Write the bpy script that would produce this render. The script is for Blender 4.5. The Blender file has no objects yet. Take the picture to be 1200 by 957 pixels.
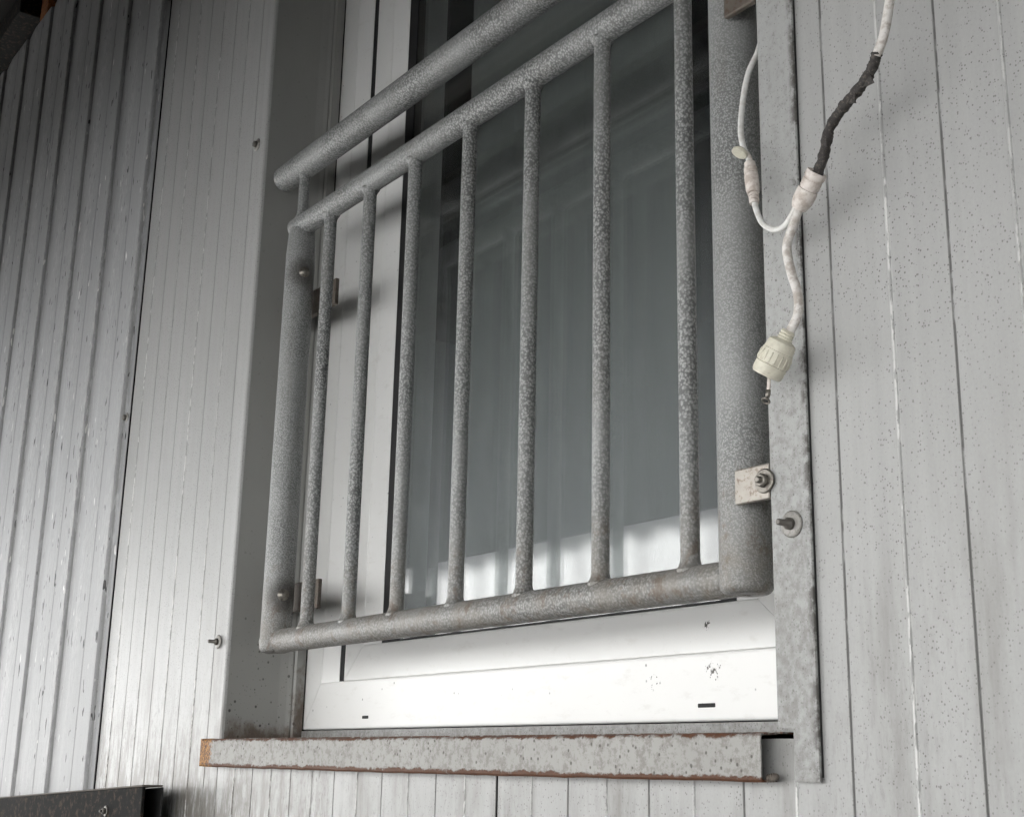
import bpy, bmesh, math, random
from mathutils import Vector, Matrix
random.seed(7)
R = math.radians
scene = bpy.context.scene
col = scene.collection

# ------------------------------------------------------------------ camera
cam_data = bpy.data.cameras.new('camera')
cam_data.sensor_width = 36.0
cam_data.lens = 36.0 * 1563.9 / 1200.0
cam_data.clip_start = 0.02
cam_data.clip_end = 3000
cam = bpy.data.objects.new('camera', cam_data)
col.objects.link(cam)
cr = Vector((0.58971541, 0.80734439, 0.02075498))
cu = Vector((0.19822894, -0.16961148, 0.96536896))
cw = Vector((-0.7829055, 0.56517872, 0.26006153))
m = Matrix((cr, cu, -cw)).transposed().to_4x4()
m.translation = Vector((0.0, -0.84, 1.6))
cam.matrix_world = m
scene.camera = cam

# ------------------------------------------------------------------ sky, sun, exposure
SUN_EL = 62.0
world = bpy.data.worlds.new('World')
scene.world = world
world.use_nodes = True
wn = world.node_tree
for n in list(wn.nodes):
    wn.nodes.remove(n)
sky = wn.nodes.new('ShaderNodeTexSky')
sky.sky_type = 'NISHITA'
sky.sun_disc = False
sky.sun_elevation = R(SUN_EL)
sky.sun_rotation = R(8)
sky.air_density = 0.7
sky.dust_density = 4.0
sky.ozone_density = 0.3
hs = wn.nodes.new('ShaderNodeHueSaturation')
hs.inputs['Saturation'].default_value = 0.3
bg = wn.nodes.new('ShaderNodeBackground')
bg.inputs['Strength'].default_value = 0.09
wo = wn.nodes.new('ShaderNodeOutputWorld')
wn.links.new(sky.outputs[0], hs.inputs['Color'])
wn.links.new(hs.outputs[0], bg.inputs['Color'])
wn.links.new(bg.outputs[0], wo.inputs['Surface'])

sd = bpy.data.lights.new('sun', 'SUN')
sd.energy = 5.0
sd.angle = R(0.5)
sd.color = (1.0, 0.985, 0.968)
so = bpy.data.objects.new('sun', sd)
col.objects.link(so)
az = R(8)
sun_dir = Vector((math.sin(az) * math.cos(R(SUN_EL)), math.cos(az) * math.cos(R(SUN_EL)), math.sin(R(SUN_EL))))
so.rotation_euler = sun_dir.to_track_quat('Z', 'Y').to_euler()
so.location = (0, 0, 12)

scene.view_settings.view_transform = 'Standard'
scene.view_settings.look = 'None'
scene.view_settings.gamma = 1.0
scene.view_settings.use_curve_mapping = False
scene.view_settings.exposure = 2.85
scene.cycles.max_bounces = 6
scene.cycles.diffuse_bounces = 3
scene.cycles.caustics_reflective = False
scene.cycles.caustics_refractive = False

# ------------------------------------------------------------------ material helpers
class NT:
    def __init__(self, name):
        self.mat = bpy.data.materials.new(name)
        self.mat.use_nodes = True
        self.t = self.mat.node_tree
        self.t.nodes.clear()
        self.out = self.t.nodes.new('ShaderNodeOutputMaterial')
        self.pos = self.t.nodes.new('ShaderNodeNewGeometry').outputs['Position']
        s = self.t.nodes.new('ShaderNodeSeparateXYZ')
        self.t.links.new(self.pos, s.inputs[0])
        self.x, self.y, self.z = s.outputs
    def put(self, sock, v):
        if hasattr(v, 'is_output'):
            self.t.links.new(v, sock)
        elif isinstance(v, (tuple, list)) and len(v) == 3 and sock.type == 'RGBA':
            sock.default_value = (*v, 1)
        else:
            sock.default_value = v
    def math(self, op, a, b=0.0, c=0.0, clamp=False):
        n = self.t.nodes.new('ShaderNodeMath'); n.operation = op; n.use_clamp = clamp
        for i, v in enumerate((a, b, c)):
            self.put(n.inputs[i], v)
        return n.outputs[0]
    def mul(self, a, b): return self.math('MULTIPLY', a, b)
    def add(self, a, b): return self.math('ADD', a, b)
    def sub(self, a, b): return self.math('SUBTRACT', a, b)
    def mx(self, a, b): return self.math('MAXIMUM', a, b)
    def step(self, v, lo, hi, a=0.0, b=1.0):
        n = self.t.nodes.new('ShaderNodeMapRange'); n.interpolation_type = 'SMOOTHSTEP'
        for i, q in enumerate((v, lo, hi, a, b)):
            self.put(n.inputs[i], q)
        return n.outputs[0]
    def vec(self, scale, offset=(0, 0, 0)):
        n = self.t.nodes.new('ShaderNodeMapping')
        self.t.links.new(self.pos, n.inputs[0])
        n.inputs['Scale'].default_value = scale
        n.inputs['Location'].default_value = offset
        return n.outputs[0]
    def noise(self, scale=(1, 1, 1), detail=3.0, rough=0.55, off=(0, 0, 0), dist=0.0):
        n = self.t.nodes.new('ShaderNodeTexNoise')
        self.t.links.new(self.vec(scale, off), n.inputs['Vector'])
        n.inputs['Scale'].default_value = 1.0
        n.inputs['Detail'].default_value = detail
        n.inputs['Roughness'].default_value = rough
        n.inputs['Distortion'].default_value = dist
        return n.outputs[0]
    def voronoi(self, scale=(1, 1, 1), feature='F1', off=(0, 0, 0), rnd=1.0, out=0):
        n = self.t.nodes.new('ShaderNodeTexVoronoi'); n.feature = feature
        self.t.links.new(self.vec(scale, off), n.inputs['Vector'])
        n.inputs['Scale'].default_value = 1.0
        n.inputs['Randomness'].default_value = rnd
        return n.outputs[out]
    def mix(self, f, a, b, mode='MIX'):
        n = self.t.nodes.new('ShaderNodeMix'); n.data_type = 'RGBA'; n.blend_type = mode
        self.put(n.inputs[0], f)
        self.put(n.inputs[6], a); self.put(n.inputs[7], b)
        return n.outputs[2]
    def attr(self, name):
        n = self.t.nodes.new('ShaderNodeAttribute'); n.attribute_name = name
        return n.outputs['Fac']
    def near(self, p, r0, r1):
        n = self.t.nodes.new('ShaderNodeVectorMath'); n.operation = 'DISTANCE'
        self.t.links.new(self.pos, n.inputs[0]); n.inputs[1].default_value = p
        return self.step(n.outputs['Value'], r0, r1, 1.0, 0.0)
    def bump(self, h, strength, dist):
        n = self.t.nodes.new('ShaderNodeBump')
        n.inputs['Strength'].default_value = strength
        n.inputs['Distance'].default_value = dist
        self.t.links.new(h, n.inputs['Height'])
        return n.outputs[0]
    def done(self, color, rough=0.5, metal=0.0, normal=None, spec=0.5):
        b = self.t.nodes.new('ShaderNodeBsdfPrincipled')
        self.put(b.inputs['Base Color'], color)
        self.put(b.inputs['Roughness'], rough)
        self.put(b.inputs['Metallic'], metal)
        self.put(b.inputs['Specular IOR Level'], spec)
        if normal is not None:
            self.t.links.new(normal, b.inputs['Normal'])
        self.t.links.new(b.outputs[0], self.out.inputs[0])
        return self.mat

def speck(q, scale, size, keep, off=(0, 0, 0)):
    """round-ish dark specks: cells of a voronoi field, only some of them kept"""
    d = q.voronoi((scale, scale, scale * 0.85), off=off)
    c = q.t.nodes.new('ShaderNodeSeparateColor')
    q.t.links.new(q.voronoi((scale, scale, scale * 0.85), off=off, out=1), c.inputs[0])
    keepm = q.math('LESS_THAN', c.outputs[0], keep)
    w = q.mul(c.outputs[1], size)
    return q.mul(q.step(q.sub(d, w), -0.08, 0.06, 1.0, 0.0), keepm)

def painted_metal(name, base, dots=0.3, dscale=1.0, dotcol=(0.15, 0.145, 0.138), streak=0.12, dirt=0.0, rough=0.42, wear=True, scratches=False, wavy=0.8, spec=0.30, zmin=0.2, mottle=False):
    q = NT(name)
    big = q.noise((2.2, 2.2, 1.3), 4, 0.6)
    st = q.noise((70, 70, 1.6), 3, 0.6)
    fine = q.noise((420, 420, 300), 3, 0.6)
    v = q.add(q.mul(q.sub(big, 0.5), 0.22), q.mul(q.sub(st, 0.5), streak * 2))
    v = q.add(v, q.mul(q.sub(fine, 0.5), 0.16))
    val = q.add(v, 1.0)
    c = q.mix(1.0, base, val, 'MULTIPLY')
    # thin weathered film running down the sheet
    if dirt > 0:
        dm = q.mul(q.step(q.noise((16, 16, 3), 5, 0.65, off=(3, 1, 2)), 0.45, 0.75), dirt)
        low = q.step(q.z, 1.52, 1.95, 1.0, 0.0)
        dm = q.mul(dm, q.add(q.mul(low, 0.8), 0.06))
        c = q.mix(dm, c, (0.13, 0.12, 0.10))
        sp = q.mul(q.step(q.noise((240, 240, 60), 3, 0.7), 0.52, 0.64), q.mul(q.step(q.z, 1.45, 1.85, 1.0, 0.0), q.mul(q.step(q.noise((9, 9, 4), 3, 0.6, off=(6, 6, 6)), 0.4, 0.62), q.mul(q.step(q.x, -1.6, -.9, 1.0, 0.25), dirt))))
        c = q.mix(sp, c, (0.07, 0.06, 0.05))
    if dirt > 0:
        # grimy splash zone low on the left of the wall
        gz = q.mul(q.step(q.z, 1.50, 1.80, 1.0, 0.0), q.step(q.x, -1.95, -1.25, 1.0, 0.25))
        gn = q.step(q.add(q.noise((55, 55, 13), 5, 0.72, off=(1, 7, 7)), q.mul(gz, 0.16)), 0.52, 0.70)
        c = q.mix(q.mul(q.mul(gn, gz), dirt * 0.85), c, (0.10, 0.088, 0.07))
    if dots > 0:
        zone = q.step(q.noise((5, 5, 3.2), 3, 0.6, off=(7, 2, 1)), 0.3, 0.7)
        s1 = q.mul(speck(q, 260 * dscale, 0.21, dots * 1.4), q.add(q.mul(zone, 1.0 - zmin), zmin))
        s2 = q.mul(speck(q, 430 * dscale, 0.32, dots * 1.7, off=(3, 5, 9)), q.add(q.mul(zone, 0.75 - 0.6 * zmin), 0.2 + 0.6 * zmin))
        s3 = q.mul(q.step(q.noise((300 * dscale, 300 * dscale, 230 * dscale), 3, 0.75, off=(9, 9, 1)), 0.61, 0.68), q.add(q.mul(zone, 0.7), 0.5 * zmin))
        c = q.mix(q.mul(s3, 0.8), c, (0.13, 0.125, 0.12))
        c = q.mix(q.mx(s1, s2), c, dotcol)
    if mottle:
        lz = q.step(q.z, 1.62, 2.15, 0.16, 0.0)
        mo = q.step(q.add(q.noise((150, 150, 130), 4, 0.7, off=(3, 8, 5)), lz), 0.46, 0.86)
        c = q.mix(q.mul(mo, 0.6), c, (0.16, 0.15, 0.135))
        bl = speck(q, 150, 0.24, 0.5, off=(5, 5, 2))
        c = q.mix(q.mul(bl, q.step(q.z, 1.60, 2.05, 0.75, 0.1)), c, (0.085, 0.08, 0.075))
        ed = q.mul(q.step(q.x, -.742, -.7345, 0.0, 1.0), q.step(q.noise((80, 80, 60), 4, 0.7), 0.42, 0.6))
        c = q.mix(q.mul(ed, 0.8), c, (0.05, 0.042, 0.036))
    if scratches:
        blk = q.mul(q.step(q.noise((95, 95, 24), 2, 0.5, off=(1, 8, 3)), 0.69, 0.70), 0.95)
        c = q.mix(blk, c, (0.018, 0.018, 0.018))
        wht = q.step(q.noise((85, 85, 17), 2, 0.5, off=(11, 2, 6)), 0.705, 0.72)
        c = q.mix(wht, c, (0.75, 0.75, 0.72))
    if wear:
        rid = q.attr('ridge'); gro = q.attr('groove')
        dash = q.step(q.noise((150, 150, 38), 3, 0.7, off=(2, 2, 2)), 0.46, 0.55)
        zone2 = q.step(q.noise((7, 7, 1.4), 2, 0.5, off=(4, 4, 9)), 0.36, 0.55)
        c = q.mix(q.mul(q.mul(rid, dash), q.add(q.mul(zone2, 0.75), 0.15)), c, (0.80, 0.80, 0.78))
        gd = q.step(q.noise((120, 120, 24), 3, 0.7, off=(8, 1, 2)), 0.33, 0.5)
        c = q.mix(q.mul(q.mul(gro, gd), 0.75), c, (0.06, 0.058, 0.055))
    h = q.add(q.mul(fine, 0.3), q.mul(q.noise((22, 22, 2.5), 1, 0.5), wavy))
    rg = rough
    return q.done(c, rg, 0.0, q.bump(h, 0.16, 0.0012), spec)

def galvanised(name, grain=330.0, contrast=1.0):
    q = NT(name)
    n = q.t.nodes.new('ShaderNodeVectorMath'); n.operation = 'ADD'
    q.t.links.new(q.vec((grain, grain, grain * .9)), n.inputs[0])
    wn_ = q.t.nodes.new('ShaderNodeTexNoise'); wn_.inputs['Scale'].default_value = 1.0
    q.t.links.new(q.vec((grain * .8,) * 3), wn_.inputs['Vector'])
    sc_ = q.t.nodes.new('ShaderNodeVectorMath'); sc_.operation = 'SCALE'; sc_.inputs['Scale'].default_value = 0.9
    q.t.links.new(wn_.outputs['Color'], sc_.inputs[0])
    q.t.links.new(sc_.outputs[0], n.inputs[1])
    vo = q.t.nodes.new('ShaderNodeTexVoronoi'); vo.feature = 'SMOOTH_F1'
    vo.inputs['Smoothness'].default_value = 0.25
    q.t.links.new(n.outputs[0], vo.inputs['Vector']); vo.inputs['Scale'].default_value = 1.0
    blob = q.step(vo.outputs[0], 0.20, 0.74, 1.0, 0.0)
    fine = q.noise((grain * 2.6,) * 3, 2, 0.6)
    val = q.math('ADD', q.mul(blob, 0.75), q.mul(q.sub(fine, 0.5), 0.9), clamp=True)
    amt = q.step(q.noise((9, 9, 7), 3, 0.6, off=(5, 1, 4)), 0.30, 0.60)
    amt = q.mul(q.add(q.mul(amt, 0.6), 0.4), contrast)
    c = q.mix(amt, (0.29, 0.294, 0.29), q.mix(val, (0.105, 0.108, 0.107), (0.47, 0.475, 0.465)))
    big = q.noise((6, 6, 4), 4, 0.6)
    c = q.mix(q.step(big, 0.35, 0.7, 0.0, 0.22), c, (0.36, 0.37, 0.37))
    run = q.step(q.noise((45, 45, 5), 4, 0.65, off=(8, 2, 3)), 0.50, 0.72)
    c = q.mix(q.mul(run, 0.35), c, (0.19, 0.18, 0.165))
    bz = q.step(q.z, 1.775, 1.90, 1.0, 0.0)
    bn = q.step(q.noise((30, 30, 30), 4, 0.65, off=(1, 3, 2)), 0.36, 0.66)
    c = q.mix(q.mul(bz, q.add(q.mul(bn, 0.4), 0.2)), c, (0.225, 0.205, 0.175))
    rs = q.mul(q.step(q.noise((60, 60, 45), 4, 0.7, off=(9, 3, 2)), 0.52, 0.66), q.step(q.z, 1.77, 1.93, 1.0, 0.0))
    c = q.mix(q.mul(rs, 0.6), c, (0.13, 0.085, 0.055))
    for p in ((-1.7445, 0.022, 2.3255), (-1.7445, 0.022, 1.833)):
        c = q.mix(q.mul(q.near(p, 0.010, 0.035), 0.75), c, (0.06, 0.055, 0.05))
    h = q.mul(val, amt)
    return q.done(c, 0.5, 0.15, q.bump(h, 0.45, 0.0011), 0.5)

def plain(name, colr, rough=0.5, metal=0.0, var=0.15, scale=60, spec=0.5, bump=0.0, dirt=None, dirtamt=0.5):
    q = NT(name)
    n = q.noise((scale,) * 3, 4, 0.6)
    c = q.mix(1.0, colr, q.add(q.mul(q.sub(n, 0.5), var * 2), 1.0), 'MULTIPLY')
    if dirt:
        d = q.step(q.noise((scale * 2.3,) * 3, 4, 0.7, off=(4, 4, 4)), 0.5, 0.66)
        c = q.mix(q.mul(d, dirtamt), c, dirt)
    nb = q.bump(n, bump, 0.002) if bump else None
    return q.done(c, rough, metal, nb, spec)

def sill_metal():
    q = NT('rusty_painted_sill')
    big = q.noise((5, 5, 9), 4, 0.6)
    c = q.mix(1.0, (0.34, 0.335, 0.32), q.add(q.mul(q.sub(big, 0.5), 0.3), 1.0), 'MULTIPLY')
    c = q.mix(q.mul(q.step(q.noise((130, 130, 120), 5, 0.75), 0.46, 0.62), 0.6), c, (0.17, 0.16, 0.14))
    s1 = speck(q, 170, 0.30, 0.42)
    c = q.mix(q.mul(s1, 0.85), c, (0.085, 0.078, 0.07))
    nz = q.noise((75, 75, 110), 5, 0.7, off=(2, 2, 2))
    pt_ = q.noise((7, 7, 3), 3, 0.6, off=(1, 4, 4))
    lo = q.mul(q.step(q.z, 1.5935, 1.6035, 0.36, 0.0), q.add(pt_, 0.55))
    hi = q.mul(q.step(q.z, 1.623, 1.632, 0.0, 0.30), q.add(pt_, 0.5))
    rust = q.step(q.add(q.mx(lo, hi), q.mul(nz, 0.62)), 0.50, 0.62)
    c = q.mix(rust, c, q.mix(q.noise((260, 260, 260), 3, 0.7), (0.035, 0.014, 0.008), (0.15, 0.062, 0.028)))
    le = q.step(q.add(q.x, q.mul(q.sub(nz, 0.5), 0.06)), -1.868, -1.856, 1.0, 0.0)
    oc = q.mix(q.step(q.noise((330, 330, 330), 4, 0.7), 0.40, 0.60), (0.055, 0.022, 0.010), (0.42, 0.20, 0.05))
    c = q.mix(le, c, oc)
    h = q.add(q.mul(nz, 0.7), q.mul(rust, 0.8))
    return q.done(c, 0.62, 0.0, q.bump(h, 0.5, 0.0015), 0.35)

def jamb_metal():
    q = NT('jamb_painted_metal')
    big = q.noise((3, 6, 3), 4, 0.6)
    c = q.mix(1.0, (0.30, 0.30, 0.285), q.add(q.mul(q.sub(big, 0.5), 0.35), 1.0), 'MULTIPLY')
    c = q.mix(q.mul(speck(q, 120, 0.26, 0.30), q.step(q.z, 1.6, 2.0, 0.95, 0.12)), c, (0.03, 0.028, 0.026))
    c = q.mix(q.mul(speck(q, 300, 0.30, 0.40, off=(1, 1, 1)), q.step(q.z, 1.6, 1.9, 0.8, 0.05)), c, (0.05, 0.045, 0.04))
    nz = q.noise((40, 40, 26), 5, 0.7)
    low = q.step(q.z, 1.625, 1.70, 0.50, 0.0)
    edge = q.mul(q.step(q.y, 0.085, 0.115, 0.0, 0.42), q.step(q.z, 1.66, 1.88, 1.0, 0.0))
    rust = q.step(q.add(q.mx(low, edge), q.mul(nz, 0.6)), 0.55, 0.78)
    c = q.mix(q.mul(rust, 0.85), c, q.mix(q.noise((200,) * 3, 3, 0.7), (0.04, 0.022, 0.014), (0.13, 0.085, 0.055)))
    return q.done(c, 0.48, 0.0, q.bump(q.add(nz, rust), 0.25, 0.001), 0.45)

def white_frame():
    q = NT('white_window_paint')
    big = q.noise((6, 6, 5), 3, 0.6)
    c = q.mix(1.0, (0.765, 0.765, 0.75), q.add(q.mul(q.sub(big, 0.5), 0.07), 1.0), 'MULTIPLY')
    c = q.mix(q.mul(q.step(q.noise((30, 30, 70), 4, 0.65), 0.55, 0.75), 0.18), c, (0.42, 0.39, 0.34))
    c = q.mix(q.mul(speck(q, 95, 0.13, 0.16), 0.75), c, (0.05, 0.048, 0.045))
    c = q.mix(q.mul(speck(q, 240, 0.16, 0.12, off=(2, 7, 1)), 0.7), c, (0.08, 0.075, 0.07))
    gr = q.noise((190, 190, 150), 4, 0.7, off=(5, 5, 5))
    for p, r0, r1, th in (((-0.983, 0.126, 1.700), 0.002, 0.030, 0.51), ((-1.006, 0.139, 1.747), 0.001, 0.016, 0.46), ((-1.07, 0.126, 1.690), 0.002, 0.036, 0.57)):
        g = q.step(q.add(gr, q.mul(q.sub(q.near(p, r0, r1), 1.0), 0.5)), th - 0.01, th + 0.02)
        c = q.mix(g, c, (0.055, 0.05, 0.042))
    return q.done(c, 0.33, 0.0, q.bump(big, 0.08, 0.001), 0.5)

def cable_mat(name, colr, dirtcol, amt):
    q = NT(name)
    d = q.step(q.noise((110, 110, 130), 4, 0.65), 0.40, 0.64)
    side = q.noise((60, 60, 60), 2, 0.5, off=(3, 1, 1))
    c = q.mix(q.mul(d, amt), colr, dirtcol)
    c = q.mix(q.mul(q.step(q.noise((330, 330, 420), 3, 0.7), 0.64, 0.72), q.mul(amt, 0.6)), c, (0.14, 0.115, 0.095))
    return q.done(c, 0.5, 0.0, q.bump(side, 0.2, 0.001), 0.45)

def glass_mat():
    q = NT('window_glass')
    geo = q.t.nodes.new('ShaderNodeNewGeometry')
    dt = q.t.nodes.new('ShaderNodeVectorMath'); dt.operation = 'DOT_PRODUCT'
    q.t.links.new(geo.outputs['Normal'], dt.inputs[0]); q.t.links.new(geo.outputs['Incoming'], dt.inputs[1])
    cs = q.math('ABSOLUTE', dt.outputs['Value'])
    refl = q.add(q.mul(q.math('POWER', q.sub(1.0, cs), 5.0), 0.90), 0.085)     # thin-pane reflectance, same from both sides
    gl = q.t.nodes.new('ShaderNodeBsdfGlossy'); gl.inputs['Roughness'].default_value = 0.0
    gl.inputs['Color'].default_value = (0.97, 0.97, 0.97, 1)
    tr = q.t.nodes.new('ShaderNodeBsdfTransparent'); tr.inputs['Color'].default_value = (0.955, 0.965, 0.962, 1)
    df = q.t.nodes.new('ShaderNodeBsdfDiffuse'); df.inputs['Color'].default_value = (0.46, 0.49, 0.50, 1)
    m1 = q.t.nodes.new('ShaderNodeMixShader'); m2 = q.t.nodes.new('ShaderNodeMixShader')
    q.t.links.new(refl, m1.inputs[0]); q.t.links.new(tr.outputs[0], m1.inputs[1]); q.t.links.new(gl.outputs[0], m1.inputs[2])
    dust = q.add(q.mul(q.noise((25, 25, 6), 4, 0.65), 0.025), q.mul(q.step(q.z, 1.72, 2.40, 1.0, 0.0), q.add(q.mul(q.noise((60, 60, 14), 4, 0.7, off=(2, 2, 8)), 0.16), 0.085)))
    dust = q.add(dust, q.mul(speck(q, 150, 0.10, 0.05), 0.3))
    q.t.links.new(dust, m2.inputs[0]); q.t.links.new(m1.outputs[0], m2.inputs[1]); q.t.links.new(df.outputs[0], m2.inputs[2])
    q.t.links.new(m2.outputs[0], q.out.inputs[0])
    return q.mat

M = {}
M['panel'] = painted_metal('grey_cladding_paint', (0.375, 0.376, 0.370), dots=0.34, dirt=0.95, rough=0.36)
M['flange'] = painted_metal('grey_flashing_paint', (0.37, 0.374, 0.368), dots=0.75, dscale=0.72, dirt=0.6, wear=False, rough=0.42, zmin=0.75, mottle=True)
M['sheet'] = painted_metal('corrugated_sheet_paint', (0.34, 0.344, 0.348), dots=0.05, streak=0.10, dirt=0.0, scratches=True, rough=0.52, wavy=0.2, spec=0.3)
M['jamb'] = jamb_metal()
M['sill'] = sill_metal()
M['galv'] = galvanised('galvanised_steel', 350.0)
M['galvpost'] = galvanised('galvanised_post_steel', 520.0, 0.85)
M['frame'] = white_frame()
M['glass'] = glass_mat()
M['gasket'] = plain('black_rubber', (0.012, 0.012, 0.013), 0.6, var=0.1)
M['dark'] = plain('painted_cavity_shade', (0.02, 0.02, 0.02), 0.8)  # near-black colour standing in for shade in gaps and holes
M['core'] = plain('dark_core_steel', (0.010, 0.010, 0.010), 0.9, spec=0.1)
M['room'] = plain('room_plaster', (0.16, 0.16, 0.155), 0.9, scale=5)
M['blind'] = plain('grey_blind_cloth', (0.26, 0.27, 0.265), 0.8, scale=12, var=0.10)
M['steel'] = plain('stained_bracket_steel', (0.36, 0.335, 0.30), 0.42, 0.5, var=0.2, scale=90, dirt=(0.14, 0.09, 0.06), dirtamt=0.7)
M['brown'] = plain('brown_stained_steel', (0.15, 0.13, 0.11), 0.5, 0.3, var=0.2, scale=90, dirt=(0.10, 0.06, 0.04), dirtamt=0.7)
M['bolt'] = plain('dull_bolt_steel', (0.24, 0.225, 0.20), 0.38, 0.75, var=0.25, scale=150, dirt=(0.07, 0.05, 0.04), dirtamt=0.6)
M['screw'] = plain('weathered_screw', (0.16, 0.15, 0.135), 0.5, 0.5, var=0.25, scale=150)
M['washer'] = plain('grey_washer', (0.30, 0.29, 0.27), 0.5, 0.2, var=0.2, scale=150, dirt=(0.09, 0.08, 0.07))
M['beam'] = plain('dark_painted_beam', (0.007, 0.0068, 0.0065), 0.85, 0.0, var=0.4, scale=40, dirt=(0.060, 0.042, 0.028), dirtamt=0.8, bump=0.3, spec=0.2)
M['beamtop'] = plain('lit_beam_top', (0.13, 0.12, 0.105), 0.8, var=0.25, scale=30, dirt=(0.14, 0.12, 0.10))  # paler colour paints the light from above onto the beam's top
M['rust'] = plain('orange_rust', (0.34, 0.12, 0.03), 0.85, var=0.5, scale=60, dirt=(0.06, 0.02, 0.01), dirtamt=0.8, bump=0.6)
M['canopy'] = plain('dark_canopy_steel', (0.013, 0.012, 0.011), 0.85, var=0.25, scale=6, spec=0.15)
M['purlin'] = plain('canopy_purlin_paint', (0.15, 0.14, 0.13), 0.6, var=0.2, scale=20)
M['cable'] = cable_mat('white_cable_jacket', (0.66, 0.64, 0.61), (0.33, 0.28, 0.24), 0.75)
M['cable2'] = cable_mat('clean_white_cable', (0.72, 0.72, 0.70), (0.45, 0.42, 0.38), 0.45)
M['conn'] = cable_mat('pinkish_white_plastic', (0.68, 0.63, 0.59), (0.36, 0.29, 0.24), 0.65)
M['plug'] = cable_mat('cream_plastic', (0.66, 0.635, 0.53), (0.44, 0.41, 0.33), 0.45)
M['tape'] = plain('black_cloth_tape', (0.035, 0.031, 0.029), 0.75, var=0.5, scale=160, dirt=(0.14, 0.12, 0.10), dirtamt=0.6, bump=0.8)
M['concrete'] = plain('yard_concrete', (0.30, 0.295, 0.285), 0.85, var=0.2, scale=2.0)
M['opposite'] = plain('pale_cladding_paint', (0.755, 0.765, 0.77), 0.5, var=0.06, scale=3)

# ------------------------------------------------------------------ geometry helpers
def tag(o, label=None, cat=None, group=None, kind=None):
    if label: o['label'] = label
    if cat: o['category'] = cat
    if group: o['group'] = group
    if kind: o['kind'] = kind
    return o

def empty(name, loc, label, cat, group=None):
    e = bpy.data.objects.new(name, None)
    e.location = loc; e.empty_display_size = 0.05
    col.objects.link(e)
    tag(e, label, cat, group)
    return e

def link(name, me, mat, parent=None, smooth=False):
    o = bpy.data.objects.new(name, me)
    col.objects.link(o)
    if mat is not None and len(me.materials) == 0:
        for mm in (mat if isinstance(mat, (list, tuple)) else [mat]):
            me.materials.append(mm)
    if parent is not None:
        o.parent = parent
        w = Vector((0, 0, 0)); p = parent
        while p is not None:
            w += p.location; p = p.parent
        o.location = -w            # meshes carry world coordinates, things carry their base point
    if smooth:
        me.polygons.foreach_set('use_smooth', [True] * len(me.polygons))
    return o

def bm_mesh(bm, name='mesh'):
    me = bpy.data.meshes.new(name)
    bm.normal_update()
    bm.to_mesh(me); bm.free()
    return me

def box_bm(bm, lo, hi, bevel=0.0, seg=2):
    r = bmesh.ops.create_cube(bm, size=1.0)
    lo = Vector(lo); hi = Vector(hi)
    for v in r['verts']:
        v.co = Vector(((v.co.x + .5) * (hi.x - lo.x) + lo.x, (v.co.y + .5) * (hi.y - lo.y) + lo.y, (v.co.z + .5) * (hi.z - lo.z) + lo.z))
    if bevel > 0:
        es = list({e for v in r['verts'] for e in v.link_edges})
        bmesh.ops.bevel(bm, geom=es, offset=bevel, segments=seg, affect='EDGES', profile=0.5)

def box(name, lo, hi, mat, parent=None, bevel=0.0, seg=2):
    bm = bmesh.new(); box_bm(bm, lo, hi, bevel, seg)
    return link(name, bm_mesh(bm, name), mat, parent)

def smooth_path(pts, n):
    P = [Vector(p) for p in pts]
    P = [P[0] * 2 - P[1]] + P + [P[-1] * 2 - P[-2]]
    out = []
    for i in range(1, len(P) - 2):
        for k in range(n):
            t = k / n
            a, b, c, d = P[i - 1:i + 3]
            out.append(0.5 * ((2 * b) + (c - a) * t + (2 * a - 5 * b + 4 * c - d) * t * t + (3 * b - a - 3 * c + d) * t ** 3))
    out.append(P[-2])
    return out

def tube_bm(bm, pts, radii, seg=20, caps=True, squash=None):
    P = [Vector(p) for p in pts]
    n = len(P)
    if not isinstance(radii, (list, tuple)):
        radii = [radii] * n
    T = []
    for i in range(n):
        a = P[max(i - 1, 0)]; b = P[min(i + 1, n - 1)]
        d = b - a
        T.append(d.normalized() if d.length > 1e-9 else (T[-1] if T else Vector((0, 0, 1))))
    up = Vector((0, -1, 0)) if abs(T[0].y) < 0.9 else Vector((0, 0, 1))
    nrm = (up - T[0] * up.dot(T[0])).normalized()
    rings = []
    for i in range(n):
        nrm = (nrm - T[i] * nrm.dot(T[i])).normalized()
        bi = T[i].cross(nrm)
        rings.append([bm.verts.new(P[i] + (nrm * math.cos(2 * math.pi * k / seg) + bi * math.sin(2 * math.pi * k / seg)) * radii[i]) for k in range(seg)])
    for i in range(n - 1):
        for k in range(seg):
            f = bm.faces.new((rings[i][k], rings[i][(k + 1) % seg], rings[i + 1][(k + 1) % seg], rings[i + 1][k]))
            f.smooth = True
    if caps:
        bm.faces.new(list(reversed(rings[0]))); bm.faces.new(rings[-1])
    return rings

def tube(name, pts, radii, mat, parent=None, seg=20, caps=True):
    bm = bmesh.new(); tube_bm(bm, pts, radii, seg, caps)
    bmesh.ops.recalc_face_normals(bm, faces=bm.faces[:])
    for e in bm.edges:
        if len(e.link_faces) == 2 and e.calc_face_angle(0) > 0.55: e.smooth = False
    return link(name, bm_mesh(bm, name), mat, parent)

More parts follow.
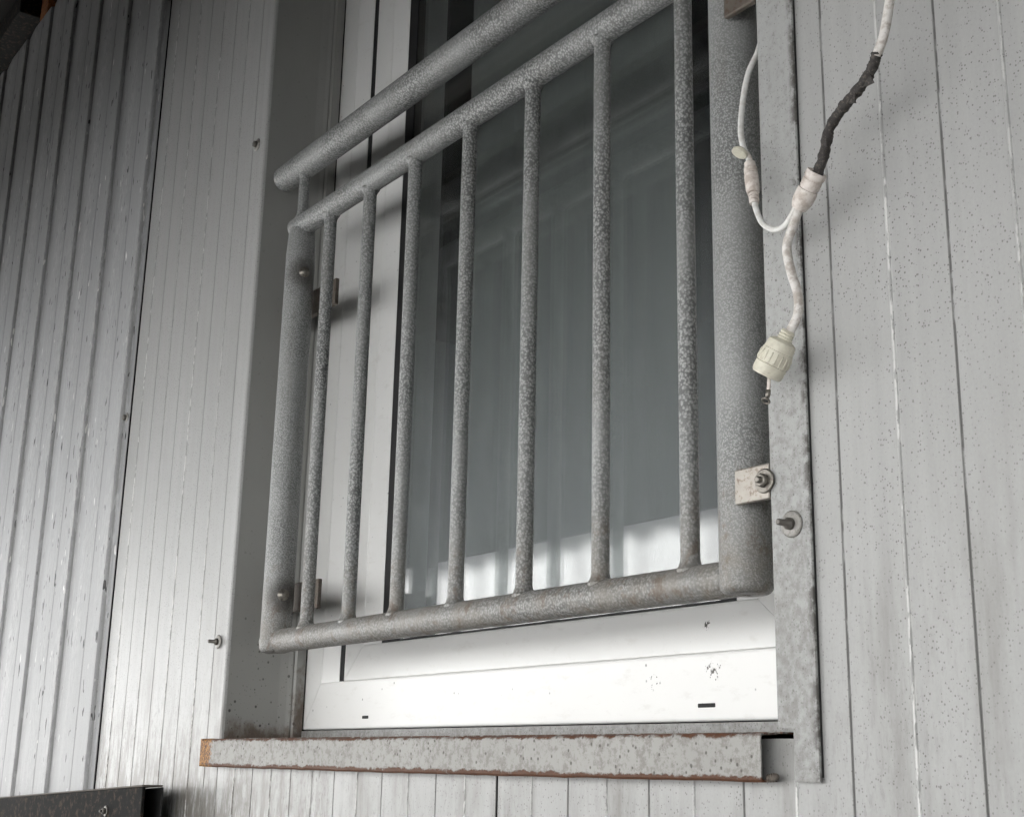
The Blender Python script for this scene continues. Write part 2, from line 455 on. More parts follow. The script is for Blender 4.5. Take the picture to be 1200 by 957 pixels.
def round_end(a, b, r, left=True, right=True, n=5, soft=.35):
    """points and radii of a bar from a to b with softly rounded ends"""
    a = Vector(a); b = Vector(b); d = (b - a).normalized()
    pts, rad = [], []
    e = r * soft
    if left:
        for k in range(n + 1):
            t = math.pi / 2 * k / n
            pts.append(a + d * (e - e * math.cos(t))); rad.append(r - e + e * math.sin(t))
    else:
        pts.append(a); rad.append(r)
    for k in range(1, 20):
        pts.append(a.lerp(b, k / 20)); rad.append(r)
    if right:
        for k in range(n + 1):
            t = math.pi / 2 * (1 - k / n)
            pts.append(b - d * (e - e * math.cos(t))); rad.append(r - e + e * math.sin(t))
    else:
        pts.append(b); rad.append(r)
    return pts, rad

def panel_mesh(profile, spans, zn=1, sheet=0.0012):
    """folded sheet: profile = [(x, y, ridge, groove)], spans = [(x0, x1, z0, z1)]; front and back skins and edges"""
    bm = bmesh.new()
    lr = bm.verts.layers.float.new('ridge'); lg = bm.verts.layers.float.new('groove')
    for x0, x1, z0, z1 in spans:
        pr = [p for p in profile if x0 - 1e-6 <= p[0] <= x1 + 1e-6]
        def interp(x):
            for a, b in zip(profile, profile[1:]):
                if a[0] <= x <= b[0]:
                    t = (x - a[0]) / max(b[0] - a[0], 1e-9)
                    return (x, a[1] + (b[1] - a[1]) * t, 0, 0)
            return (x, 0, 0, 0)
        if not pr or pr[0][0] > x0 + 1e-5: pr = [interp(x0)] + pr
        if pr[-1][0] < x1 - 1e-5: pr = pr + [interp(x1)]
        rows = []
        for j in range(zn + 1):
            z = z0 + (z1 - z0) * j / zn
            row = []
            for p in pr:
                v = bm.verts.new((p[0], p[1], z)); v[lr] = p[2]; v[lg] = p[3]
                row.append(v)
            rows.append(row)
        back = []
        for j in (0, 1):
            z = (z0, z1)[j]
            row = []
            for p in pr:
                row.append(bm.verts.new((p[0], p[1] + sheet, z)))
            back.append(row)
        n = len(pr)
        for j in range(zn):
            for i in range(n - 1):
                bm.faces.new((rows[j][i], rows[j][i + 1], rows[j + 1][i + 1], rows[j + 1][i]))
        for i in range(n - 1):
            bm.faces.new((back[0][i + 1], back[0][i], back[1][i], back[1][i + 1]))
            bm.faces.new((rows[0][i + 1], rows[0][i], back[0][i], back[0][i + 1]))
            bm.faces.new((rows[-1][i], rows[-1][i + 1], back[1][i + 1], back[1][i]))
    return bm_mesh(bm, 'panel')

def micro_ribs(x0, x1, start, pitch, light_even=True, gd=1.0):
    """flat sheet with, in turn, a fine raised bead and a fine pressed line"""
    prof = [(x0, 0.0, 0, 0)]
    k0 = math.ceil((x0 + 0.006 - start) / pitch); k1 = math.floor((x1 - 0.006 - start) / pitch)
    for k in range(k0, k1 + 1):
        x = start + k * pitch + random.uniform(-.001, .001)
        if (k % 2 == 0) == light_even:
            prof += [(x - .0022, 0, 0, 0), (x - .0008, -.0011, .3, 0), (x + .0006, -.0011, 1, 0), (x + .0016, 0, .35, 0), (x + .0028, 0, 0, 0)]
        else:
            prof += [(x - .0016, 0, 0, 0), (x - .0006, .0013, 0, gd), (x + .0004, .0013, 0, gd), (x + .0012, 0, 0, 0)]
    prof.append((x1, 0.0, 0, 0))
    return prof

# ================================================================== SETTING
g = box('ground', (-60, -60, -0.3), (60, 60, 0.0), M['concrete']); tag(g, kind='structure')

# ------------------------------------------------------------------ the metal-clad building
XL, XR = -1.8668, -0.777        # window opening, left and right
ZB, ZT = 1.632, 3.55            # sill level, head level
bld = empty('metal_clad_building', (-1.3, 0, 0), 'grey metal-clad building wall with ribbed panels around the window', 'building')

# wall core round the opening and a closed room behind it
bm = bmesh.new()
for lo, hi in (((-7, .036, 0), (XL - .012, .30, 4.2)), ((XR + .012, .036, 0), (3.2, .30, 4.2)),
               ((XL - .012, .036, 0), (XR + .012, .30, ZB - .03)), ((XL - .012, .036, ZT + .02), (XR + .012, .30, 4.2))):
    box_bm(bm, lo, hi)
link('wall_core', bm_mesh(bm), M['core'], bld)
bm = bmesh.new()
for lo, hi in (((-7, 4.5, 0), (3.2, 4.7, 4.2)), ((-7, .301, 0), (-6.8, 4.5, 4.2)), ((3.0, .301, 0), (3.2, 4.5, 4.2)), ((-6.8, .301, 0), (3.0, 4.5, .05))):
    box_bm(bm, lo, hi)
link('room_wall', bm_mesh(bm), M['room'], bld)
box('roof', (-7.1, -.02, 4.201), (3.3, 4.8, 4.35), M['canopy'], bld)

# corrugated sheet, left of the seam
XS = -2.385
prof = []
x = XS
prof.append((x, 0, 0, 0)); x -= .016
first = True
while x > -6.9:
    o = random.uniform(-.001, .001)
    prof += [(x, -.004 + o, 0, .6), (x - .005, -.0105 + o, .3, 0), (x - .009, -.0110 + o, .15, 0), (x - .070, -.0110 + o, 0, 0), (x - .073, -.0100 + o, 0, .45), (x - .076, -.0110 + o, .1, .1),
             (x - .138, -.0110 + o, .2, 0), (x - .142, -.0106 + o, 0, 0), (x - .200, -.0055 + o, 0, .5)]
    x -= .212
prof.append((-7, 0, 0, 0))
prof = [(a, b - .002, c, d) for a, b, c, d in reversed(prof)]
link('corrugated_sheet', panel_mesh(prof, [(-7, XS, 0.02, 3.508)]), M['sheet'], bld)

# micro-ribbed panels: left of and below the window, then right of it
XJ = -1.176
pa = micro_ribs(XS + .005, -1.885, -1.980, .0585, True, .3)
link('cladding_panel', panel_mesh(pa, [(XS + .005, -1.885, 0.02, 4.19)]), M['panel'], bld)
pm = micro_ribs(-1.8848, XJ - .002, XJ, .0583, False)
link('cladding_panel', panel_mesh(pm, [(-1.8848, XJ - .002, 0.02, ZB - .004)]), M['panel'], bld)
pb = micro_ribs(XJ + .002, 3.2, -.5865, .05885, False)
link('cladding_panel', panel_mesh(pb, [(XJ + .002, XR + .02, 0.02, ZB - .004), (XR + .02, 3.2, 0.02, 4.19)]), M['panel'], bld)
pt = micro_ribs(-1.8848, XR + .0198, -.5865, .05885, False)
link('cladding_panel', panel_mesh(pt, [(-1.8848, XR + .0198, ZT + .01, 4.19)]), M['panel'], bld)

# folded jamb on the left: front lip, reveal face and the little angle beside the frame
def fold(name, pts, z0, z1, mat, parent, th=.0014):
    """sheet folded along a plan line pts [(x, y)], upright from z0 to z1"""
    bm = bmesh.new()
    n = len(pts)
    nr = []
    for i in range(n):
        a = Vector(pts[max(i - 1, 0)]); b = Vector(pts[min(i + 1, n - 1)])
        d = (b - a).normalized(); nr.append(Vector((-d.y, d.x)) * th)
    grid = []
    for z in (z0, z1):
        grid.append(([bm.verts.new((p[0], p[1], z)) for p in pts], [bm.verts.new((p[0] + q.x, p[1] + q.y, z)) for p, q in zip(pts, nr)]))
    (f0, b0), (f1, b1) = grid
    for i in range(n - 1):
        bm.faces.new((f0[i], f0[i + 1], f1[i + 1], f1[i])); bm.faces.new((b0[i + 1], b0[i], b1[i], b1[i + 1]))
        bm.faces.new((f1[i], f1[i + 1], b1[i + 1], b1[i])); bm.faces.new((f0[i + 1], f0[i], b0[i], b0[i + 1]))
    for i in (0, n - 1):
        bm.faces.new((f0[i], f1[i], b1[i], b0[i]))
    bmesh.ops.recalc_face_normals(bm, faces=bm.faces[:])
    return link(name, bm_mesh(bm), mat, parent)

fold('jamb_lip', [(-1.890, -.0022), (XL - .004, -.0030), (XL - .001, -.0015), (XL + .0004, .002)], ZB - .02, 4.19, M['panel'], bld)
fold('jamb_sheet', [(XL, .0023), (XL, .085), (XL + .002, .098), (XL + .0045, .104), (XL + .0045, .1235)], ZB - .03, ZT + .01, M['jamb'], bld)
fold('jamb_angle', [(XL + .006, .106), (XL + .0095, .1085), (XL + .0095, .123)], ZB + .005, ZT, M['jamb'], bld)
# right jamb and its front flange, which hides part of the railing
box('jamb_sheet', (XR + .0005, .001, ZB + .006), (XR + .010, .20, ZT + .01), M['jamb'], bld)
bm = bmesh.new()
zb = 1.594
prof2 = [(XR, ZB + .004), (XR, 4.19), (-.7335, 4.19), (-.7335, zb), (-.7605, zb), (-.7605, ZB + .003)]
f = bm.faces.new([bm.verts.new((a, -.0048, b)) for a, b in prof2])
ext = bmesh.ops.extrude_face_region(bm, geom=[f])
for v in ext['geom']:
    if isinstance(v, bmesh.types.BMVert): v.co.y = -.0028
bmesh.ops.recalc_face_normals(bm, faces=bm.faces[:])
es = [e for e in bm.edges if abs(e.verts[0].co.y - e.verts[1].co.y) < 1e-6 and e.verts[0].co.y < -.0045]
bmesh.ops.bevel(bm, geom=es, offset=.0007, segments=2, affect='EDGES')
link('window_flange', bm_mesh(bm), M['flange'], bld)
box('flange_gap_shade', (XR + .022, -.0029, zb + .004), (-.7337, -.0001, 4.19), M['dark'], bld)  # dark strip painting the shade in the gap at the flange edge
# head of the opening
box('head_sheet', (XL, .001, ZT), (XR, .20, ZT + .01), M['jamb'], bld)

# screws in the cladding
def screw(p, head=.006, stub=.0, wash=.0105, tilt=(0, 0)):
    p = Vector(p)
    bm = bmesh.new()
    prof = [(0, wash), (.0012, wash), (.0022, wash * .82), (.0024, head * .9)]
    pts = [p + Vector((0, -a, 0)) for a, b in prof]
    tube_bm(bm, pts, [b for a, b in prof], 20)
    bmesh.ops.recalc_face_normals(bm, faces=bm.faces[:])
    o = link('screw', bm_mesh(bm), M['washer'], bld)
    bm = bmesh.new()
    if stub > 0:
        pr = [(.0024, head), (.006, head), (.0065, head * .55), (stub, head * .55), (stub + .001, head * .35)]
        tube_bm(bm, [p + Vector((tilt[0] * a, -a, tilt[1] * a)) for a, b in pr], [b for a, b in pr], 12)
    else:
        pr = [(.0024, head), (.0068, head * .95), (.0075, head * .7)]
        tube_bm(bm, [p + Vector((0, -a, 0)) for a, b in pr], [b for a, b in pr], 6)
    bmesh.ops.recalc_face_normals(bm, faces=bm.faces[:])
    link('screw_head', bm_mesh(bm), M['screw'], o)
screw((-1.9032, -.0005, 2.5926))
screw((-2.398, -.003, 2.221))
screw((-1.8985, -.0035, 1.7741), head=.005, stub=.016)
screw((-.7535, -.0049, 1.8015), head=.0052, stub=.017, wash=.0115)

# unseen wall added on the right to darken the jamb
box('added_shade_wall', (2.21, -2.5, 0), (2.5, -.03, 3.4), M['panel'], bld)

# ------------------------------------------------------------------ window sill bar
sill = empty('window_sill', (-1.35, 0, 1.59), 'long grey metal sill bar with rusty edges under the window', 'window sill')
zs0, zs1 = 1.5935, 1.6325
xs0, xs1 = -1.897, -.783
# open-ended folded channel: front plate, bottom return, top sheet sloping back to the window
bm = bmesh.new()
N = 60
fr = [(-.0005, zs0 + .0005), (-.0170, zs0), (-.0190, zs0 + .002), (-.0192, zs1 - .003), (-.0180, zs1 - .0006), (-.0150, zs1), (.002, zs1 + .0007)]
bk = [(-.0005, zs0 + .0022), (-.0165, zs0 + .0018), (-.0176, zs0 + .003), (-.0177, zs1 - .0035), (-.017, zs1 - .002), (-.0148, zs1 - .0015), (.002, zs1 - .001)]
rows = []
for i in range(N + 1):
    x = xs0 + (xs1 - xs0) * i / N
    w = random.uniform(-.0005, .0005); wz = random.uniform(-.0004, .0004) - .0012 * math.sin(i / N * math.pi)
    rows.append(([bm.verts.new((x, a + w, b + wz)) for a, b in fr], [bm.verts.new((x, a + w, b + wz)) for a, b in bk]))
K = len(fr)
for i in range(N):
    (fa, ba), (fb, bb) = rows[i], rows[i + 1]
    for k in range(K - 1):
        bm.faces.new((fa[k], fa[k + 1], fb[k + 1], fb[k])); bm.faces.new((bb[k], bb[k + 1], ba[k + 1], ba[k]))
    for k in (0, K - 1):
        bm.faces.new((fa[k], fb[k], bb[k], ba[k]))
for r_ in (rows[0], rows[-1]):
    for k in range(K - 1):
        bm.faces.new((r_[0][k], r_[1][k], r_[1][k + 1], r_[0][k + 1]))
bmesh.ops.recalc_face_normals(bm, faces=bm.faces[:])
link('sill_bar', bm_mesh(bm), M['sill'], sill)
# closed, rounded left end
box('end_cap', (xs0 - .0022, -.0193, zs0 + .0002), (xs0 - .0001, -.0006, zs1 - .0003), M['sill'], sill, .0009)
box('sill_sheet', (XL + .001, .0022, zs1 - .0005), (XR - .001, .122, zs1 + .0010), M['sill'], sill)
bm = bmesh.new()
box_bm(bm, (XL + .012, .1215, zs1 + .0012), (XR - .0005, .1245, 1.6478))
link('upstand', bm_mesh(bm), M['flange'], sill)
# rolled, rust-caked bit at the open end
tube('rolled_edge', smooth_path([(-.7835, -.012, 1.5965), (-.779, -.010, 1.5970), (-.7745, -.008, 1.5985)], 5), [.0028, .0034, .003, .0036, .0032, .0038, .0034, .0036, .003, .0026, .0016], M['brown'], sill, 10)

# ------------------------------------------------------------------ window
win = empty('window', (-1.32, .15, 1.645), 'white framed window with dark reflecting glass behind the grey railing', 'window')
fx0, fx1 = XL + .0052, XR + .0002      # outer frame
fz0, fz1 = 1.6495, ZT - .002
def mitred(name, rects, mat, parent):
    """four mitred bars lofted through a list of (rectangle (x0, x1, z0, z1), depth)"""
    res = []
    gap = .0004
    for side in range(4):
        bm = bmesh.new()
        rows = []
        for (x0, x1, z0, z1), y in rects:
            q = [((x0 + gap, z0), (x1 - gap, z0)), ((x1, z0 + gap), (x1, z1 - gap)), ((x1 - gap, z1), (x0 + gap, z1)), ((x0, z1 - gap), (x0, z0 + gap))][side]
            rows.append([bm.verts.new((a, y, b)) for a, b in q])
        for r0, r1 in zip(rows, rows[1:]):
            bm.faces.new((r0[0], r0[1], r1[1], r1[0]))
        bm.faces.new([r[0] for r in rows]); bm.faces.new([r[1] for r in rows][::-1])
        bmesh.ops.recalc_face_normals(bm, faces=bm.faces[:])
        res.append(link(name, bm_mesh(bm), mat, parent))
    return res
def inset(r, d):
    return (r[0] + d, r[1] - d, r[2] + d, r[3] - d)
OF = (fx0, fx1, fz0, fz1); OI = (-1.8100, XR - .057, 1.7172, fz1 - .06); OS = (-1.7770, XR - .090, 1.7180, fz1 - .075)
bars = mitred('frame_bar', [(OF, .158), (OF, .128), (inset(OF, .0012), .1264), (inset(OF, .003), .126), (inset(OI, -.003), .126), (inset(OI, -.0010), .1264), (OI, .1275), (OS, .1380), (OS, .158)], M['frame'], win)
SF = (-1.7655, XR - .099, 1.7186, fz1 - .084); SI = (-1.7125, XR - .155, 1.7680, fz1 - .13); SS = (-1.6720, XR - .19, 1.7690, fz1 - .15)
mitred('sash_bar', [(SF, .147), (SF, .1405), (inset(SF, .001), .1392), (inset(SI, -.003), .139), (inset(SI, -.0010), .1393), (SI, .1402), (SS, .1455), (SS, .147)], M['frame'], win)
# black gaskets: between frame and sash and round the glass
bm = bmesh.new()
for lo, hi in (((-1.7768, .1388, 1.7190), (-1.7657, .158, fz1 - .08)), ((-1.7656, .1472, 1.70), (-1.73, .158, fz1 - .03)), ((XR - .13, .1472, 1.70), (XR - .08, .158, fz1 - .03)), ((-1.7299, .1472, fz1 - .12), (XR - .131, .158, fz1 - .07)), ((-1.7299, .1472, 1.690), (XR - .131, .158, 1.755))):
    box_bm(bm, lo, hi)
link('frame_gasket', bm_mesh(bm), M['gasket'], win)
gx0, gx1, gz0, gz1 = -1.6720, XR - .19, 1.7690, fz1 - .15
def ring(d, y0, y1, mat, name, w=.03):
    bm = bmesh.new()
    for lo, hi in (((gx0 - w, y0, gz0 - w), (gx0 + d, y1, gz1 + w)), ((gx1 - d, y0, gz0 - w), (gx1 + w, y1, gz1 + w)), ((gx0 + d + .0001, y0, gz0 - w), (gx1 - d - .0001, y1, gz0 + d * .12)), ((gx0 + d + .0001, y0, gz1 - d * .3), (gx1 - d - .0001, y1, gz1 + w))):
        box_bm(bm, lo, hi)
    return link(name, bm_mesh(bm), mat, win)
ring(.024, .1462, .1479, M['gasket'], 'glass_gasket', .001)
ring(.010, .1515, .1690, M['purlin'], 'glass_spacer', .02)
ring(.012, .1732, .2100, M['frame'], 'inner_sash', .05)
for y in (.1480, .1695):
    box('glass_pane', (gx0 - .01, y, gz0 - .01), (gx1 + .01, y + .0034, gz1 + .01), M['glass'], win)
# drain slots in the bottom bar, dark blocks painted as shaded holes
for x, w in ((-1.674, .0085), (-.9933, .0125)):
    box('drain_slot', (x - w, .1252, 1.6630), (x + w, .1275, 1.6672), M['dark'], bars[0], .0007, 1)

# ------------------------------------------------------------------ blind behind the glass
bm = bmesh.new()
n = 24
vs = []
for i in range(n + 1):
    x = -1.60 + (-1.112 + 1.60) * i / n
    y = .222 + .0016 * math.sin(i * 1.9) + .001 * math.sin(i * .7)
    vs.append((bm.verts.new((x, y, 1.66)), bm.verts.new((x, y, 3.45)), bm.verts.new((x, y + .0012, 1.66)), bm.verts.new((x, y + .0012, 3.45))))
for a, b in zip(vs, vs[1:]):
    bm.faces.new((a[0], b[0], b[1], a[1])); bm.faces.new((b[2], a[2], a[3], b[3])); bm.faces.new((a[1], b[1], b[3], a[3])); bm.faces.new((b[0], a[0], a[2], b[2]))
bmesh.ops.recalc_face_normals(bm, faces=bm.faces[:])
o = link('window_blind', bm_mesh(bm), M['blind'])
tag(o, 'dull grey blind hanging inside behind the window glass', 'blind')

# ------------------------------------------------------------------ railing
RY = .025
ra = empty('window_railing', (-1.30, RY, 1.752), 'galvanised grey pipe railing with round balusters in front of the window', 'railing')
xl, xr = -1.766, -.836
rp, rh, rm, rb, rbal = .0243, .0212, .0170, .0168, .0094
zm, zbt, zh = 2.4096, 1.7685, 2.5147
# posts
for x in (xl, xr):
    r_p = .0224 if x == xl else rp
    pts, rad = round_end((x, RY, zbt - .0160), (x, RY, zm - .05), r_p, True, False)
    for k in range(1, 5):
        pts.append(Vector((x, RY, zm - .05 + .042 * k / 4))); rad.append(r_p - (r_p - (.0198 if x == xl else r_p)) * k / 4)
    tube('post', pts, rad, M['galvpost'], ra, 32)
pts, rad = round_end((xl - .0205, RY, zm), (xr, RY, zm), rm, True, False, soft=.10)
tube('top_rail', pts, rad, M['galv'], ra, 28)
pts, rad = round_end((xl - .0236, RY, zbt), (xr, RY, zbt), rb, True, False)
tube('bottom_rail', pts, rad, M['galv'], ra, 28)
pts, rad = round_end((-1.846, RY, zh), (-.79, RY, zh), rh, True, True)
tube('handrail', pts, rad, M['galv'], ra, 32)
# balusters with weld fillets at both rails
def baluster(x, z0, z1, r0, r1, rr=rbal):
    pts, rad = [], []
    n = 6
    pts.append((x, RY, z0)); rad.append(rr + .0035)
    for k in range(n + 1):
        t = k / n
        pts.append((x, RY, z0 + r0 * .80 + .013 * t)); rad.append(rr + .0040 * (1 - t) ** 2.2)
    for k in range(1, 12):
        pts.append((x, RY, z0 + r0 * .8 + .013 + (z1 - r1 * .8 - .010 - z0 - r0 * .8 - .013) * k / 12)); rad.append(rr)
    for k in range(n + 1):
        t = k / n
        pts.append((x, RY, z1 - r1 * .80 - .010 + .010 * t)); rad.append(rr + .004 * t ** 2.2)
    pts.append((x, RY, z1)); rad.append(rr + .004)
    tube('baluster', pts, rad, M['galv'], ra, 20)
for x in (-1.6735, -1.5563, -1.4345, -1.3030, -1.1690, -1.0390, -.9077):
    baluster(x, zbt, zm, rb, rm)
for x in (-1.7700, -.836):
    baluster(x, zm, zh, rm, rh, .0080)

def hexbolt(p, r, d=(0, -1, 0), parent=None, mat='bolt'):
    p = Vector(p); d = Vector(d)
    bm = bmesh.new()
    tube_bm(bm, [p, p + d * .0012, p + d * .0018], [r * 1.75, r * 1.75, r * 1.55], 20)
    tube_bm(bm, [p + d * .0018, p + d * .0058, p + d * .0068], [r, r, r * .8], 6)
    tube_bm(bm, [p + d * .0060, p + d * .0100, p + d * .0108], [r * .5, r * .5, r * .35], 10)
    bmesh.ops.recalc_face_normals(bm, faces=bm.faces[:])
    link('bolt', bm_mesh(bm), M[mat], parent)

def domebolt(p, r, parent, d=(0, -1, 0)):
    p = Vector(p); d = Vector(d).normalized()
    bm = bmesh.new()
    pr = [(0, r * 1.7), (.0012, r * 1.7), (.0016, r * 1.1), (.003, r), (.0042, r * .72), (.0048, r * .3)]
    tube_bm(bm, [p + d * a for a, b in pr], [b for a, b in pr], 18)
    bmesh.ops.recalc_face_normals(bm, faces=bm.faces[:])
    link('bolt', bm_mesh(bm), M['bolt'], parent)
# left brackets: plates behind the post, bolted through it
for z in (2.2915, 1.835):
    b = box('bracket', (XL + .0008, RY + .030, z - .021), (-1.703, RY + .0365, z + .021), M['brown'], ra, .0012)
    domebolt((xl + .0218 * .988, RY - .0218 * .148, z + (.034 if z > 2 else -.002)), .0050, b, (.988, -.148, 0))
# right brackets: plates in front of the post
for z in (1.8425, 2.322):
    b = box('bracket', (-.8185, -.0062, z - .0158), (XR - .0005, .0005, z + .0158), M['steel'] if z < 2 else M['brown'], ra, .002, 3)
    hexbolt((-.7815, -.0063, z), .0062, (0, -1, 0), b)

# ------------------------------------------------------------------ cable with splitter, capped connector and socket
cb = empty('dangling_cable', (-.70, -.04, 1.90), 'dirty white cable with black tape, splitter and plug hanging before the flange', 'cable')
tube('cable', smooth_path([(-.50, -.055, 2.50), (-.545, -.062, 2.32), (-0.5754, -0.062, 2.2156), (-0.5852, -0.058, 2.1916), (-0.5942, -0.056, 2.1664), (-0.6035, -0.055, 2.1513)], 8), .0039, M['cable'], cb, 16)
pt_ = smooth_path([(-0.6025, -0.055, 2.1539), (-0.6091, -0.054, 2.1436), (-0.6215, -0.052, 2.1346), (-0.643, -0.05, 2.1245), (-0.6597, -0.048, 2.1119), (-0.667, -0.047, 2.0935), (-0.6787, -0.045, 2.077)], 10)
tp = tube('tape_wrap', pt_, [.0044 + .00035 * math.sin(i * .9) * (1 if i > 8 else .2) + random.uniform(-.0003, .0003) for i in range(len(pt_))], M['tape'], cb, 14)
for v in tp.data.vertices:
    v.co += Vector((random.uniform(-1, 1), random.uniform(-1, 1), random.uniform(-1, 1))) * .00045
# loose torn tape edges
for (a, b, c_) in (((-.619, -.0545, 2.1300), (-.6095, -.056, 2.1375), (-.6065, -.056, 2.1290)), ((-.634, -.0535, 2.1230), (-.626, -.055, 2.1285), (-.6260, -.0555, 2.1195)), ((-.6665, -.050, 2.1010), (-.6600, -.0515, 2.1035), (-.6600, -.0515, 2.0950))):
    bm = bmesh.new()
    A, B, Cc = Vector(a), Vector(b), Vector(c_)
    nn = (B - A).cross(Cc - A).normalized() * .0006
    lo = [bm.verts.new(v - nn) for v in (A, B, Cc)]; hi = [bm.verts.new(v + nn) for v in (A, B, Cc)]
    bm.faces.new(lo); bm.faces.new(hi[::-1])
    for k in range(3): bm.faces.new((lo[k], lo[(k + 1) % 3], hi[(k + 1) % 3], hi[k]))
    bmesh.ops.recalc_face_normals(bm, faces=bm.faces[:])
    link('torn_tape', bm_mesh(bm), M['tape'], tp)
sa, sb = Vector((-0.6770, -0.045, 2.0812)), Vector((-0.7005, -0.043, 2.0568))
pr = [(0, .0046), (0, .0088), (.05, .0090), (.16, .0089), (.17, .0079), (.22, .0079), (.23, .0084), (.42, .0084), (.43, .0078), (.47, .0078), (.48, .0088), (.60, .0090), (.78, .0088), (.90, .0078), (1.0, .0062), (1.0, .0010)]
tube('splitter', [sa.lerp(sb, t) for t, r_ in pr], [r_ for t, r_ in pr], M['conn'], cb, 24, False)
tube('cable', smooth_path([(-0.6985, -0.0425, 2.0610), (-0.7083, -0.042, 2.0434), (-0.7174, -0.04, 2.0284), (-0.7155, -0.038, 2.0068), (-0.7107, -0.036, 1.9854), (-0.7115, -0.036, 1.9684), (-0.7196, -0.037, 1.9554), (-0.7236, -0.038, 1.9502)], 8), .0040, M['cable'], cb, 16)
tube('branch_cable', smooth_path([(-0.7000, -0.0432, 2.063), (-0.7097, -0.042, 2.0532), (-0.7204, -0.04, 2.0479), (-0.7348, -0.037, 2.0511), (-0.7492, -0.034, 2.0621), (-0.7586, -0.031, 2.0773), (-0.7622, -0.03, 2.0886)], 8), .0027, M['cable2'], cb, 14)
# in-line connector with ribbed boot
cp = [Vector((-0.7621, -0.030, 2.0865)), Vector((-0.7690, -0.0275, 2.1300))]
rp_ = [(0, .0030), (0, .0042), (.05, .0044), (.055, .0037), (.08, .0037), (.085, .0046), (.13, .0046), (.135, .0039), (.16, .0039), (.165, .0048), (.21, .0048), (.215, .0041), (.24, .0041), (.245, .0054), (.34, .0062), (.66, .0064), (.67, .0057), (.72, .0057), (.73, .0061), (.84, .0060), (.85, .0052), (.97, .0050), (1, .0036)]
tube('connector', [cp[0].lerp(cp[1], t) for t, r_ in rp_], [r_ for t, r_ in rp_], M['conn'], cb, 20)
# its dust cap: a small disc on a short strap
dn = Vector((-.25, -.40, -.88)).normalized()
cc = Vector((-.7735, -.0345, 2.1395))
cpo = tube('dust_cap', [cc + dn * .0030, cc + dn * .0025, cc, cc - dn * .0025], [.0066, .0074, .0074, .0050], M['plug'], cb, 24)
tube('cap_strap', smooth_path([cc - dn * .002, (-.7700, -.028, 2.1375), (-.7682, -.0262, 2.1300)], 5), .0018, M['conn'], cpo, 10)
tube('branch_cable', smooth_path([(-0.7690, -0.0270, 2.1290), (-0.7725, -0.026, 2.1370), (-0.7806, -0.023, 2.1507), (-0.786, -0.02, 2.1726), (-0.7875, -0.014, 2.2056), (-0.7856, -0.008, 2.2331), (-0.7816, 0.000, 2.2538), (-0.785, 0.010, 2.2744), (-0.788, 0.02, 2.30), (-.791, .055, 2.33), (-.80, .07, 2.5)], 8), .0028, M['cable2'], cb, 14)
# round socket at the lower end
pa_ = Vector((-.7205, -.0375, 1.9560)); pb_ = Vector((-0.7440, -0.0415, 1.9215))
pr = [(0, .0050), (.05, .0064), (.08, .0056), (.11, .0066), (.14, .0058), (.17, .0068), (.20, .0064), (.23, .0098), (.27, .0118), (.36, .0126), (.45, .0129), (.46, .0134), (.62, .0137), (.74, .0138), (.75, .0130), (.76, .0137), (.90, .0136), (.97, .0130), (1.0, .0118), (.985, .0100), (.985, .0005)]
pg = tube('socket', [pa_.lerp(pb_, t) for t, r_ in pr], [r_ for t, r_ in pr], M['plug'], cb, 36, False)
# grip ribs on the socket
ax = (pb_ - pa_).normalized()
u1 = ax.cross(Vector((0, 1, 0))).normalized(); u2 = ax.cross(u1)
bm = bmesh.new()
for k in range(18):
    a = 2 * math.pi * k / 18
    d = u1 * math.cos(a) + u2 * math.sin(a)
    tube_bm(bm, [pa_.lerp(pb_, .50) + d * .0130, pa_.lerp(pb_, .53) + d * .01355, pa_.lerp(pb_, .70) + d * .0138, pa_.lerp(pb_, .73) + d * .0132], [.0004, .0008, .0008, .0004], 6)
bmesh.ops.recalc_face_normals(bm, faces=bm.faces[:])
link('grip_rib', bm_mesh(bm), M['plug'], pg)
# little lead with a ring terminal hanging out of the socket
ld = tube('ring_lead', smooth_path([(-0.7405, -0.0405, 1.9265), (-0.7418, -0.0405, 1.9140), (-0.7428, -0.0405, 1.9080)], 5), .0016, M['conn'], cb, 10)
bm = bmesh.new()
tube_bm(bm, [(-.7427, -.0405, 1.9090), (-.7432, -.0405, 1.9050), (-.7437, -.0407, 1.9020)], [.0022, .0022, .0016], 10)
rc_ = Vector((-.7440, -.0425, 1.8995))
ring = []
for k in range(25):
    a = 2 * math.pi * k / 24
    ring.append(rc_ + Vector((math.cos(a) * .0032, math.sin(a) * -.0027, math.sin(a) * .0018)))
tube_bm(bm, ring, .0009, 8, False)
bmesh.ops.recalc_face_normals(bm, faces=bm.faces[:])
link('ring_terminal', bm_mesh(bm), M['bolt'], ld)

# ------------------------------------------------------------------ dark channel beam low on the left
bmx = empty('steel_beam', (-2.2, -.05, 1.50), 'dark steel beam with pale lit top at the lower left of the wall', 'beam')
bm = bmesh.new()
def sheared(lo, hi, slope=.0526, x0=-2.0, bev=.0012):
    b2 = bmesh.new(); box_bm(b2, lo, hi, bev)
    for v in b2.verts: v.co.z += (v.co.x - x0) * slope
    return bm_mesh(b2)
link('web', sheared((-4.6, -.062, 1.40), (-2.0, -.057, 1.5622)), M['beam'], bmx)
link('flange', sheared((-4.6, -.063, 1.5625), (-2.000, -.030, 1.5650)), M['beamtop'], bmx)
link('flange', sheared((-4.6, -.0565, 1.40), (-2.004, -.030, 1.405)), M['beam'], bmx)
link('back_plate', sheared((-4.6, -.0300, 1.41), (-2.004, -.027, 1.5620)), M['dark'], bmx)  # near-black plate painting the shade inside the channel's open end
hexbolt((-2.145, -.0622, 1.522), .0048, (0, -1, 0), bmx, 'screw')

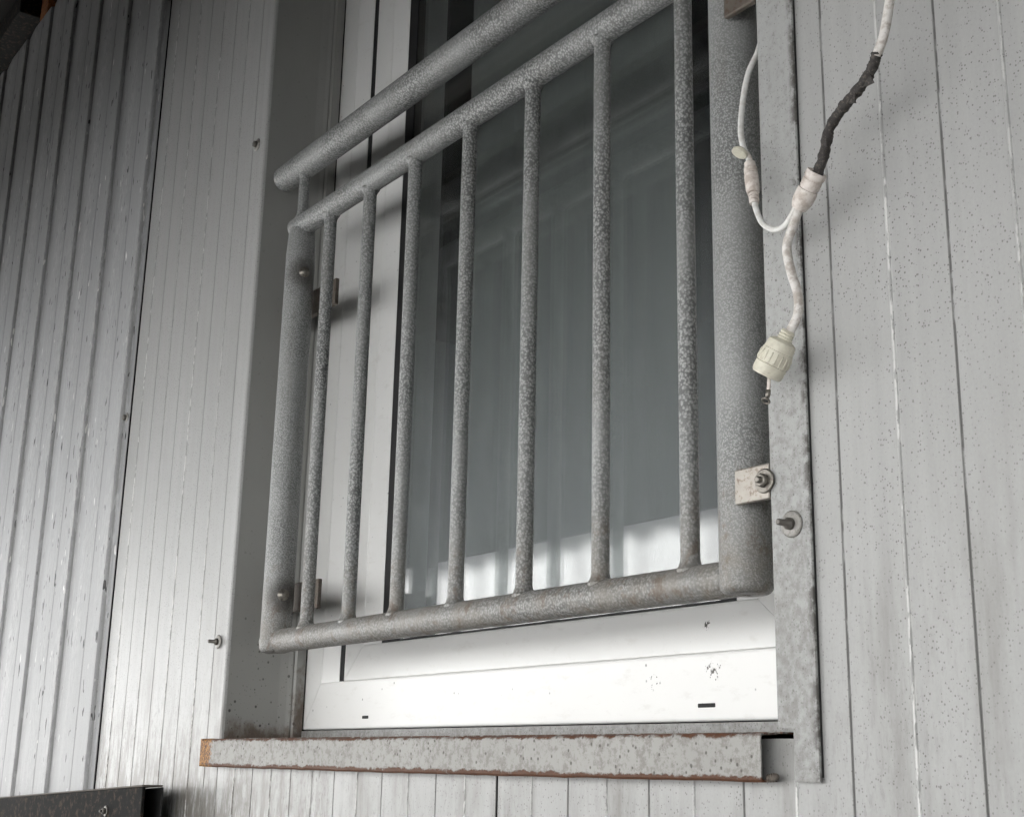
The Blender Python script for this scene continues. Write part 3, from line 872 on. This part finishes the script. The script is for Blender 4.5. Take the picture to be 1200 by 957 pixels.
# ------------------------------------------------------------------ canopy over the yard, run on to the right for added shade
can = empty('canopy', (-4.5, 0, 3.6), 'dark rusty canopy steelwork at the top left corner', 'canopy')
CX0, CX1, CY = -7.0, 2.2, -1.2
box('roof_sheet', (CX0, CY - .1, 3.62), (CX1, -.006, 3.66), M['canopy'], can)
for y in (-.40, -.80):
    box('purlin', (CX0, y - .03, 3.53), (CX1, y + .03, 3.619), M['purlin'], can, .004)
box('edge_beam', (CX0, CY - .08, 3.44), (CX1, CY, 3.6195), M['purlin'], can, .004)
box('added_shade_sheet', (CX0, CY - .03, 2.245), (CX1, CY - .01, 3.4395), M['canopy'], can, .002)  # unseen hanging sheet, added to shade the upper wall
# rafters: rusty beam ends resting on the wall head
def obox(name, c, ax, l, w, h, mat, parent):
    b2 = bmesh.new(); box_bm(b2, (-l / 2, -w / 2, -h / 2), (l / 2, w / 2, h / 2), .003)
    a = Vector(ax).normalized(); z = Vector((0, 0, 1)); b = z.cross(a)
    mm = Matrix((a, b, z)).transposed().to_4x4(); mm.translation = Vector(c)
    b2.transform(mm)
    return link(name, bm_mesh(b2), mat, parent)
box('rafter', (-4.6, -.060, 3.540), (-3.385, .034, 3.60), M['beam'], can, .004)
box('beam_end', (-3.3715, -.010, 3.512), (-3.300, .034, 3.60), M['rust'], can, .006)
box('wall_plate', (-6.9, .004, 3.5095), (-3.374, .033, 3.532), M['beam'], can, .003)

# ------------------------------------------------------------------ building across the yard (seen in the window glass)
opp = empty('opposite_building', (-4, -2.7, 0), 'pale corrugated building across the yard reflected in the window glass', 'building')
prof = []
x = -16.0
while x < 9:
    prof += [(x, 0, 0, 0), (x + .10, 0, 0, 0), (x + .13, .010, 0, 0), (x + .22, .010, 0, 0), (x + .25, 0, 0, 0)]
    x += .2501
prof = [(a, -2.6 + b, c, d) for a, b, c, d in prof]
me = panel_mesh(prof, [(-16, 8.9, .02, 6.2)], sheet=-.004)
link('corrugated_sheet', me, M['opposite'], opp)
box('wall_core', (-16, -9, 0), (9, -2.62, 6.2), M['core'], opp)
P = 1.93
box('awning', (-16, -2.585, 6.21), (9, -2.6 + P, 6.30), M['canopy'], opp)
